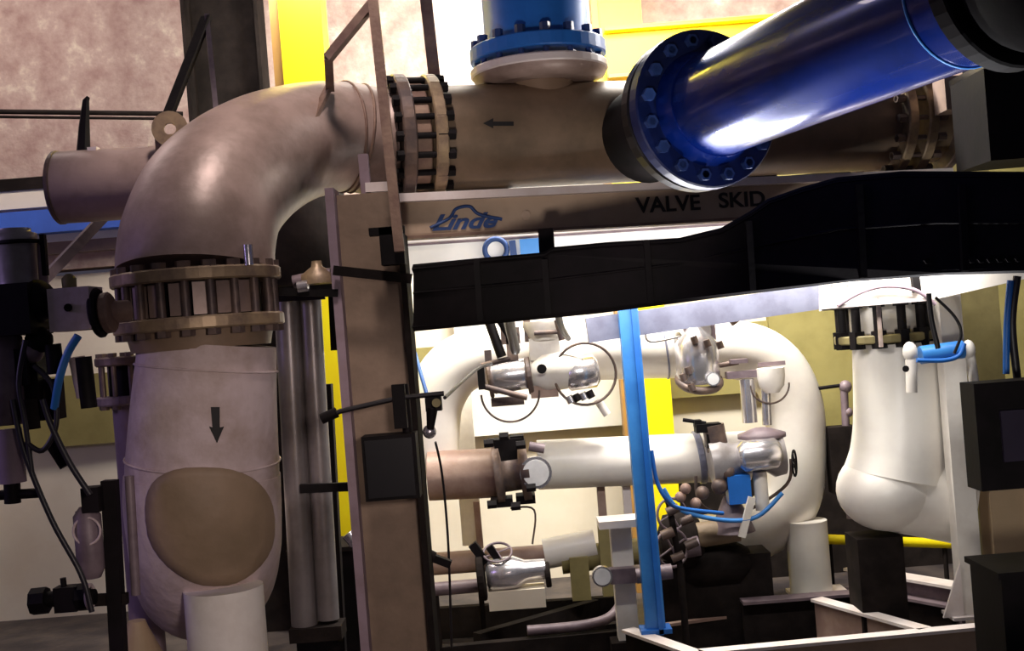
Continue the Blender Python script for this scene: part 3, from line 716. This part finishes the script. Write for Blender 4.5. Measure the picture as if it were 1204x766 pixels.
part('base', MB().box((P(830,690,8.7).x, 8.65, .32), (.9,.3,.64)), steel_dark, t)
part('pale_cone', MB().lathe(P(862,625,8.5), zax, [(0,.16),(.1,.12),(.25,.05)], 20), mauve, t)
for (x, y) in ((800,585),(818,592),(806,575)): part('line_fitting', MB().sphere(P(x,y,8.3), .04, n=12), rust_pipe, t)

part('side_handle', MB().bar(P(884,585,8.3), P(872,632,8.3), .05, .03), white_paint, t, 'pale slanting handle')
t = thing('drain_manifold', 'cluster of small dark drain valves just right of the blue pole', 'valve', P(795,650,8.1))
for (x, y, r) in ((790,600,.045),(806,612,.04),(784,628,.05),(812,640,.045),(796,655,.04)):
    part('drain_cock', MB().cyl(P(x-6,y+3,8.1), P(x+8,y-3,8.1), r*.7, 10), flange_dark, t)
part('drain_rail', MB().cyl(P(786,590,8.12), P(800,668,8.12), .022, 10), steel_dark, t)
part('drain_stand', MB().cyl(P(800,668,8.12), Vector((P(800,668,8.12).x,8.12,.02)), .025, 10), steel_dark, t)
t = thing('flanged_valve', 'black flanged valve with dial gauge on the middle pipe, behind the hanging sensor', 'valve', P(600,595,8.7)); Y = 8.7
part('valve_body', MB().lathe(P(582,558,Y), (1,0,.06), [(0,.22),(.05,.22),(.06,.14),(.18,.14),(.19,.23),(.25,.23)], 24), flange_dark, t)
part('bonnet', MB().box(P(598,528,Y), (.2,.2,.16)), black, t)
part('top_block', MB().box(P(583,520,Y), (.12,.14,.05)).box(P(608,517,Y), (.1,.14,.06)), black, t)
part('bottom_clamp', MB().box(P(590,590,Y), (.16,.2,.06)).box(P(618,586,Y), (.14,.2,.06)), black, t)
gauge(t, P(630,556,Y-.2), .115)
for k_, (x_, y_) in enumerate(((574,522),(592,514),(612,524),(578,594),(606,596),(624,574))): part('flange_nut', MB().cyl(P(x_-5,y_,Y-.22), P(x_+6,y_-1,Y-.22), .032, 6, None, False), black, t)
part('side_port', MB().cyl(P(622,525,Y-.1), P(640,528,Y-.1), .035, 12), mauve, t)
part('tube_line', MB().tube(catmull([P(600,598,Y), P(628,600,Y), P(626,640,Y)])[0], .008, 6), flange_dark, t)

t = thing('bright_valve', 'low bright chrome valve with black ends on the bottom pipe row', 'valve', P(605,710,8.4)); Y = 8.4
part('valve_body', MB().lathe(P(572,678,Y), (1,0,.05), [(0,.07),(.03,.12),(.20,.12),(.28,.08),(.42,.07)], 22), chrome, t)
part('end_flange', MB().disc(P(566,680,Y), (1,0,.05), .16, .05, 22), steel_dark, t)
part('end_flange', MB().disc(P(644,676,Y), (1,0,.05), .09, .04, 22), steel_dark, t)
part('drip_tray', MB().box(P(608,702,Y), (M(66,Y),.2,M(22,Y))), cream, t, 'cream tray beneath')
part('yoke', MB().bar(P(555,640,Y), P(572,662,Y), .06, .06).bar(P(575,643,Y), P(590,664,Y), .05, .05), black, t)
handwheel(t, P(585,650,Y), (0,-.6,1), .10, mauve)
t = thing('side_cock', 'small black lever cock projecting right from the H post near its foot', 'valve', P(515,668,6.4))
part('lever', MB().bar(P(506,655,6.4), P(530,664,6.4), .05, .04), black, t)
part('cock_body', MB().cyl(P(498,652,6.35), P(510,658,6.35), .04, 12), steel_dark, t)

# white posts near blue pole
t = thing('instrument_stand', 'short white stand post with small top shelf just left of the blue pole', 'stand', (P(735,720,8.1).x, 8.1, .1))
a = P(728,612,8.1); 
part('stand_post', MB().box((a.x, 8.1, (a.z+.2)/2), (.14,.14,a.z-.2)), white_paint, t)
part('shelf', MB().box((a.x, 8.05, a.z), (.30,.25,.05)), beam_edge, t)
part('bracket', MB().box(P(736,676,8.0), (.22,.1,.1)), mauve, t)
part('base', MB().box((a.x, 8.1, .11), (.25,.25,.22)), steel_dark, t)
gauge(t, P(708,678,7.95), .068)
part('pipe_stub', MB().cyl(P(748,678,7.9), P(790,672,7.9), .05, 14), mauve, t)
t = thing('pipe_support', 'rust coloured twin upright support holding middle pipe above the white stand', 'support', P(725,612,8.9))
for x in (706, 736): part('upright', MB().bar(P(x,572,8.9), P(x+3,610,8.9), .06, .06), rust_pipe if x == 706 else beam_edge, t)
part('leg', MB().bar(P(709,610,8.9), P(716,700,8.9), .09, .09), olive_steel, t)
part('leg', MB().bar(P(680,655,8.9), P(684,705,8.9), .14, .09), olive_steel, t)

# blue pole
t = thing('blue_pole', 'tall light blue pole standing on the skid corner before the white pipes', 'pole', G(771,744,.33))
b = G(771,744,.33); tp = P(744,340,b.y-.15); tp2 = Vector((b.x-.02, b.y, P(744,330,b.y).z))
part('pole_shaft', MB().bar(b, tp2, .125, .10, (0,-1,0)), blue_light, t)
part('pole_rib', MB().bar(b+Vector((.03,-.065,0)), tp2+Vector((.03,-.065,0)), .03, .03, (0,-1,0)), blue_bright, t, 'darker blue rib')
part('foot', MB().box(b+Vector((0,0,.02)), (.2,.16,.03)), blue_bright, t)
solo('air_hose', MB().tube(catmull([P(766,530,7.8), P(772,565,7.8), P(784,588,7.8), P(800,598,8.0), P(850,604,8.2)])[0], .014, 8), blue_bright,
     'thin blue air hose leaving the blue pole towards the busy valve assembly', 'hose')
solo('air_hose', MB().tube(catmull([P(482,395,7.2), P(492,430,7.0), P(503,468,6.6)])[0], .012, 8), blue_bright,
     'thin blue hose curving down to the sensor arm, right of the H post', 'hose')
solo('impulse_line', MB().tube(catmull([P(523,468,6.3), P(560,435,7.6), P(578,428,8.4)])[0], .010, 8), cable_black,
     'thin dark line curving from sensor arm up to the left control valve', 'line')
solo('hanging_wire', MB().tube(catmull([P(512,520,6.4), P(520,560,6.5), P(527,640,6.6), P(531,762,6.7)])[0], .007, 6), cable_black,
     'thin dark wire hanging straight down right of the H post', 'wire')

# ================================================================== RIGHT SIDE
Y = 7.9
t = thing('right_riser', 'white lagged riser with bulging bend and dark bolted flange, left of the white column', 'pipe', P(1055,620,Y))
a0, a1 = P(1037,351,Y), P(1040,397,Y)
part('pipe_flange', MB().disc(a0, zax, .325, .045, 36), flange_dark, t)
part('pipe_flange', MB().disc(a1, zax, .325, .055, 36), olive_steel, t, 'olive lower flange')
part('joint_core', MB().cyl(a0, a1, .22, 28), white_paint, t)
studs(t, (a0+a1)/2, zax, .285, 12, (a0-a1).length+.12, .030, STUD_B)
c_, r_ = catmull([P(1054,403,Y),P(1057,450,Y),P(1058,500,Y),P(1056,535,Y),P(1052,560,Y)], [.285,.295,.30,.31,.33], 6)
part('riser_jacket', MB().tube(c_, r_, 40), white_jacket, t)
part('elbow_bulge', MB().sphere(P(1043,575,Y), .33, (1,1,.84), 32), white_jacket, t)
part('elbow_run', MB().tube(catmull([P(1046,574,Y),P(1090,582,Y),P(1130,590,Y)])[0], .285, 36), white_jacket, t)
part('bend_lobe', MB().tube(catmull([P(1085,545,Y-.1),P(1105,535,Y),P(1130,524,Y)])[0], [.10]*13, 20), white_jacket, t)
part('riser_stand', MB().box((P(1030,640,Y).x, Y+.05, P(1030,630,Y).z/2), (.3,.3,P(1030,630,Y).z)), steel_dark, t)
t = thing('white_column', 'square white column at right, its gusseted foot on the front skid beam', 'column', G(1142,724,.33))
b = G(1142,724,.33); zt = P(1112,330,b.y).z
part('shaft', MB().box((b.x, b.y, (zt+.33)/2), (.14,.12,zt-.33)), white_paint, t)
part('gusset', MB().prism([Vector((b.x-.07,b.y-.07,.345)), Vector((b.x-.20,b.y-.07,.345)), Vector((b.x-.07,b.y-.07,.68))], (0,.02,0)), beam_edge, t)
part('foot_plate', MB().box((b.x,b.y,.34), (.3,.22,.02)), beam_edge, t)
t = thing('tan_cabinet', 'upright tan cabinet just right of the white column', 'cabinet', P(1180,735,7.5))
q0, q1 = P(1160,560,7.5), P(1215,560,7.5); zb = .34
part('cabinet_body', MB().box(((q0.x+q1.x)/2+.02, 7.62, (q0.z+zb)/2), (q1.x-q0.x, .2, q0.z-zb)), tan_box, t)
part('cabinet_edge', MB().box((q1.x-.02, 7.49, (q0.z+zb)/2), (.07,.03,q0.z-zb)), steel_brown, t)
part('top_tab', MB().box(P(1152,556,7.55), (.12,.1,.12)), tan_box, t)
part('plinth', MB().box(((q0.x+q1.x)/2+.02, 7.65, .17), (q1.x-q0.x+.1, .34, .34)), steel_dark, t)
solo('olive_duct', MB().box((P(1158,430,8.6).x, 8.7, 1.9), (.28,.2,3.8)), olive_steel, 'olive upright duct behind the white column at upper right', 'duct')
t = thing('operator_cabinet', 'black control cabinet with dark screen at the right edge beside the white column', 'panel', P(1175,570,6.5))
part('panel_body', MB().box(P(1182,510,6.5), (M(82,6.5),.2,M(125,6.5))), black, t)
part('panel_screen', MB().box(P(1198,512,6.38), (M(40,6.4),.02,M(60,6.4))), post_screen, t)
t = thing('black_box', 'low black box in the bottom right corner', 'box', (P(1200,760,5.9).x, 5.95, 0))
q = P(1172,677,5.9); part('box_body', MB().box((q.x+.25, 6.05, q.z/2), (.5,.4,q.z)), black, t)
part('box_lid', MB().box((q.x+.25, 6.05, q.z+.01), (.54,.44,.03)), black, t)
# overhead trays right
solo('galvanised_beam', MB().bar(P(690,389,7.9), P(978,347,7.9), .12, M(29,7.9)), greyblue, 'galvanised grey beam below the black girder above the looped pipe bend', 'beam')
t = thing('cable_tray', 'pale cable tray with notched edge under the girder at the right', 'tray', P(1090,350,7.2))
part('tray_side', MB().prism([P(966,328,7.2),P(1215,308,7.2),P(1215,326,7.2),P(1100,352,7.2),P(966,366,7.2)], (0,.06,0)), white_paint, t)
part('tray_lip', MB().bar(P(966,362,7.18), P(1090,352,7.18), .05, .02), beam_edge, t)
for k in range(4): part('rung', MB().bar(P(969+k*9,322,7.19), P(970+k*9,336,7.19), .018, .03), white_paint, t)
part('cable', MB().tube(catmull([P(985,360,7.15),P(1010,345,7.15),P(1040,337,7.15),P(1075,341,7.15),P(1100,358,7.15)])[0], .012, 8), post_purple, t, 'mauve arching cable')
solo('tray_hanger', MB().bar(P(1074,312,7.17), P(1078,344,7.17), .045, .04), black, 'short black hanger across the pale cable tray', 'hanger')
solo('thin_pole', MB().cyl(P(1032,350,7.21), P(1036,408,7.25), .014, 10), lagging, 'thin pinkish pole in front of the riser flange', 'pole')
for i, (x0, x1, lab) in enumerate(((1092,1103,'left of the white column'),(1098,1128,'crossing the white column top'))):
    solo('control_cable', MB().tube(catmull([P(x0,345,6.9),P(x0+3,375,6.9),P(x1,410,6.9)] if i == 0 else [P(1100,350,6.85),P(1122,372,6.85),P(1130,392,6.85),P(1122,416,6.85)])[0], .016 if i == 0 else .009, 8), cable_black,
         'dark cable dropping from the pale tray, '+lab, 'cable')
t = thing('blue_manifold', 'light blue horizontal tube with white end valves crossing the white column', 'manifold', P(1110,425,7.2))
part('tube', MB().cyl(P(1082,418,7.22), P(1132,411,7.22), .055, 16), blue_light, t)
part('hose', MB().tube(catmull([P(1078,424,7.15),P(1110,424,7.15),P(1128,418,7.15),P(1134,404,7.15)])[0], .014, 8), blue_bright, t)
part('valve_cock', MB().sphere(P(1070,414,7.22), .045, (1,1,1.4), 14).cyl(P(1071,420,7.22), P(1072,462,7.22), .033, 14), white_paint, t)
part('valve_cock', MB().sphere(P(1139,412,7.22), .04, (1,1,1.6), 14).cyl(P(1140,414,7.22), P(1147,462,7.22), .03, 14), white_paint, t)
part('port', MB().cyl(P(1065,434,7.16), P(1065,434,7.12), .02, 10), black, t)
solo('blue_cable', MB().tube(catmull([P(1188,330,6.8),P(1184,380,6.8),P(1183,440,6.8)])[0], .02, 8), blue_bright, 'blue cable hanging above the black control panel', 'cable')
solo('black_cable', MB().tube(catmull([P(1196,325,6.8),P(1190,380,6.8),P(1196,445,6.8)])[0], .024, 8), cable_black, 'thick black cable hanging at the right edge above the control panel', 'cable')
t = thing('yellow_pipe', 'thin yellow pipe low behind the looped pipe leg and white riser', 'pipe', P(1040,640,9.6))
part('pipe_body', MB().cyl(P(955,634,9.6), P(1130,640,9.6), .04, 12), yellow, t)
for x_ in (975, 1110): part('stand', MB().cyl(P(x_,637,9.6), Vector((P(x_,637,9.6).x,9.6,0)), .02, 8), steel_dark, t)
t = thing('valve_tree', 'slim dark valve tree on the olive wall band left of the white riser', 'valve', P(985,540,9.0))
part('stem', MB().cyl(P(992,450,9.0), P(1000,610,9.0), .03, 10), mauve, t)
part('cross_arm', MB().cyl(P(962,457,9.0), P(1000,452,9.0), .014, 8), black, t)
part('joint', MB().sphere(P(994,455,9.0), .05, n=12), mauve, t)
part('joint', MB().sphere(P(997,485,9.0), .04, n=12), mauve, t)
part('valve_base', MB().box(P(990,540,9.0), (.2,.15,.5)), steel_dark, t)

# ================================================================== SKID FRAME
t = thing('skid_frame', 'low tan steel skid frame with pale top edges at the bottom right', 'frame', (2.0, 7.6, 0))
def sb(x0, y0, x1, y1, z=.33, w=.10, m1=beam_tan, m2=beam_edge):
    a, b = G(x0,y0,z), G(x1,y1,z); a.z = b.z = z
    g = part('skid_beam', MB().bar(Vector((a.x,a.y,z/2)), Vector((b.x,b.y,z/2)), .04, z-.02), m1, t)
    part('top_edge', MB().bar(a, b, w, .02), m2, g)
sb(738,741,826,772, .33, .10, steel_dark, beam_edge)
sb(822,768,1185,734)
sb(960,705,1088,741, .33, .10, rust_pipe)
sb(872,708,1000,698, .33, .14, steel_dark, mauve)
sb(1000,668,1130,690, .33, .16, mauve, beam_edge)
sb(740,741,880,722, .20, .05, steel_dark, rust_pipe)
sb(1000,690,1120,712, .2, .14, steel_dark, mauve)
t = thing('lower_skid', 'dark skid frame on the floor behind the foot of the H post', 'frame', (0,8.4,0))
for (x0,y0,x1,y1) in ((512,715,740,700),(520,760,760,738),(620,744,742,730),(560,745,700,705)):
    a, b = G(x0,y0,.25), G(x1,y1,.25)
    part('skid_beam', MB().bar(Vector((a.x,a.y,.13)), Vector((b.x,b.y,.13)), .08, .24), steel_dark, t)
solo('floor_conduit', MB().tube(catmull([G(620,742,.3),G(690,735,.3),G(722,722,.35),G(738,690,.5)])[0], .035, 10), mauve, 'mauve conduit bending up at the foot of the white stand', 'conduit')

# ================================================================== LEFT VALVE CLUSTER
Y = 5.2
t = thing('valve_actuator', 'grey and black valve actuator with canister and square housing at the left edge', 'actuator', P(40,500,Y))
part('canister', MB().lathe(P(22,342,Y), zax, [(0,.085),(.20,.088),(.21,.095),(.245,.095),(.255,.07),(.27,.07)], 24), grey_cast, t)
part('canister', MB().cyl(P(42,336,Y+.1), P(40,282,Y+.1), .055, 18), mauve, t)
part('gear_case', MB().box(P(18,365,Y), (.22,.25,.22)).sphere(P(40,355,Y), .10, n=16), black, t)
part('housing', MB().box(P(90,364,Y), (M(48,Y),.18,M(50,Y))), lagging, t, 'pinkish grey square housing')
part('housing_bolt', MB().cyl(P(80,362,Y-.09), P(80,362,Y-.105), .018, 10), black, t)
part('knob', MB().lathe(P(82,341,Y), zax, [(0,.03),(.05,.032),(.07,.012)], 14), olive_steel, t)
part('coupling_disc', MB().disc(P(116,368,Y), (1,0,.08), .11, .03, 24), black, t)
part('coupling_disc', MB().disc(P(127,368,Y), (1,0,.08), .09, .04, 24), steel_brown, t)
part('shaft', MB().cyl(P(116,368,Y), P(150,366,Y+.1), .05, 14), steel_brown, t)
part('motor', MB().lathe(P(10,500,Y), zax, [(0,.06),(.03,.085),(.38,.085),(.42,.05)], 22), mauve, t)
part('ball_cap', MB().sphere(P(38,414,Y), .05, n=16), mauve, t)
part('air_filter', MB().cyl(P(90,420,Y), P(98,468,Y), .035, 16, .028), lagging, t)
part('filter_cap', MB().cyl(P(98,420,Y-.02), P(105,480,Y-.02), .035, 14), black, t)
part('lower_body', MB().box(P(38,455,Y+.05), (.1,.12,.3)).sphere(P(46,400,Y), .06, n=14), black, t)
part('lower_motor', MB().cyl(P(10,505,Y), P(16,568,Y), .055, 18), post_purple, t)
part('handle_bar', MB().cyl(P(-5,583,Y), P(46,580,Y), .022, 10), black, t)
part('handle_hub', MB().cyl(P(14,568,Y), P(15,592,Y), .035, 12), black, t)
part('control_block', MB().box(P(22,432,Y+.02), (.13,.14,.16)), black, t)
part('control_block', MB().box(P(55,470,Y+.1), (.12,.12,.18)), steel_dark, t)
part('solenoid', MB().cyl(P(62,405,Y-.02), P(66,440,Y-.02), .035, 14), black, t)
part('solenoid', MB().cyl(P(34,470,Y-.04), P(38,505,Y-.04), .035, 14), steel_dark, t)
part('top_ridge', MB().ring(P(22,286,Y), zax, .096, .010, 24, 6), black, t)
part('canister_strap', MB().box(P(52,300,Y-.02), (.02,.03,.18)), black, t)
part('pipe_tee', MB().cyl(P(60,520,Y+.05), P(78,548,Y+.05), .03, 12), black, t)
solo('blue_hose', MB().tube(catmull([P(92,395,5.05),P(80,415,5.05),P(70,445,5.05),P(64,480,5.1)])[0], .018, 8), blue_light, 'light blue hose looping beside the actuator housing at left', 'hose')
for i, (pts_, r, lab) in enumerate((
    ([(50,470),(60,500),(82,545),(106,582)], .014, 'running to the black topped regulator'),
    ([(15,470),(28,530),(60,610),(95,675),(108,720)], .013, 'longest one, sloping to the black stand'),
    ([(40,430),(62,455),(66,500),(50,530),(30,520)], .012, 'curling beside the left motor'),
    ([(30,400),(22,450),(30,500),(38,560)], .012, 'hanging before the left motor'))):
    solo('control_hose', MB().tube(catmull([P(x,y,5.1) for x, y in pts_])[0], r, 8), cable_black, 'thin black control hose at left, '+lab, 'hose', 'hoses of the left actuator')
t = thing('side_flange', 'dark bolted flange joint half hidden left of the lagged drop pipe', 'flange', P(150,480,6.4))
a0, a1 = P(150,424,6.4), P(152,470,6.4)
part('flange_disc', MB().disc(a0, zax, .17, .05, 28), flange_dark, t); part('flange_disc', MB().disc(a1, zax, .17, .05, 28), mauve, t)
part('core', MB().cyl(a0, a1, .10, 20), black, t); studs(t, (a0+a1)/2, zax, .14, 10, .30, .014, STUD_D)
part('down_pipe', MB().cyl(a1, Vector((a1.x,a1.y,.02)), .09, 20), post_purple, t)
t = thing('regulator', 'mauve regulator bottle with black top on the left side of the black stand', 'regulator', P(106,690,5.3))
part('bottle', MB().lathe(P(108,680,5.3), zax, [(0,.04),(.04,.06),(.28,.06),(.32,.03)], 20), mauve, t)
part('head', MB().box(P(110,587,5.3), (.075,.1,.11)), black, t)
part('loop', MB().ring(P(102,625,5.25), (0,-1,0), .06, .006, 20, 6), lagging, t)
part('port', MB().cyl(P(93,600,5.3), P(98,610,5.3), .02, 10), black, t)
t = thing('black_stand', 'black upright stand with mauve conduit beside the lagged pipe bend', 'stand', (P(140,760,5.35).x, 5.35, 0))
part('stand_post', MB().bar(P(129,565,5.35), P(141,790,5.35), .065, .06), black, t)
part('stand_post', MB().bar(P(141,790,5.35), Vector((P(141,790,5.35).x,5.35,.02)), .065, .06), black, t)
part('conduit', MB().cyl(P(152,560,5.4), P(160,700,5.4), .022, 10), mauve, t)
part('crossbar', MB().bar(P(112,706,5.35), P(150,704,5.35), .04, .05), steel_dark, t)
part('base', MB().box((P(141,790,5.35).x,5.35,.02), (.3,.3,.04)), black, t)
t = thing('needle_valve', 'black needle valve with upright stem low at far left', 'valve', P(75,722,5.3))
part('valve_body', MB().cyl(P(40,706,5.3), P(112,702,5.3), .035, 14).box(P(80,704,5.3), (.10,.08,.11)), black, t)
part('end_fitting', MB().cyl(P(38,708,5.3), P(56,706,5.3), .06, 8, None, False), black, t)
part('end_fitting', MB().cyl(P(92,703,5.3), P(104,702,5.3), .06, 8, None, False), black, t)
part('stem', MB().cyl(P(76,698,5.3), P(74,680,5.3), .014, 8), black, t)
part('collar', MB().ring(P(106,702,5.28), (1,0,0), .05, .01, 20, 6), lagging, t)
solo('floor_cone', MB().lathe(P(166,800,5.6), zax, [(0,.16),(.25,.05),(.28,.04)], 20), tan_box, 'tan cone shaped foot low between black stand and lagged pipe bend', 'cone')
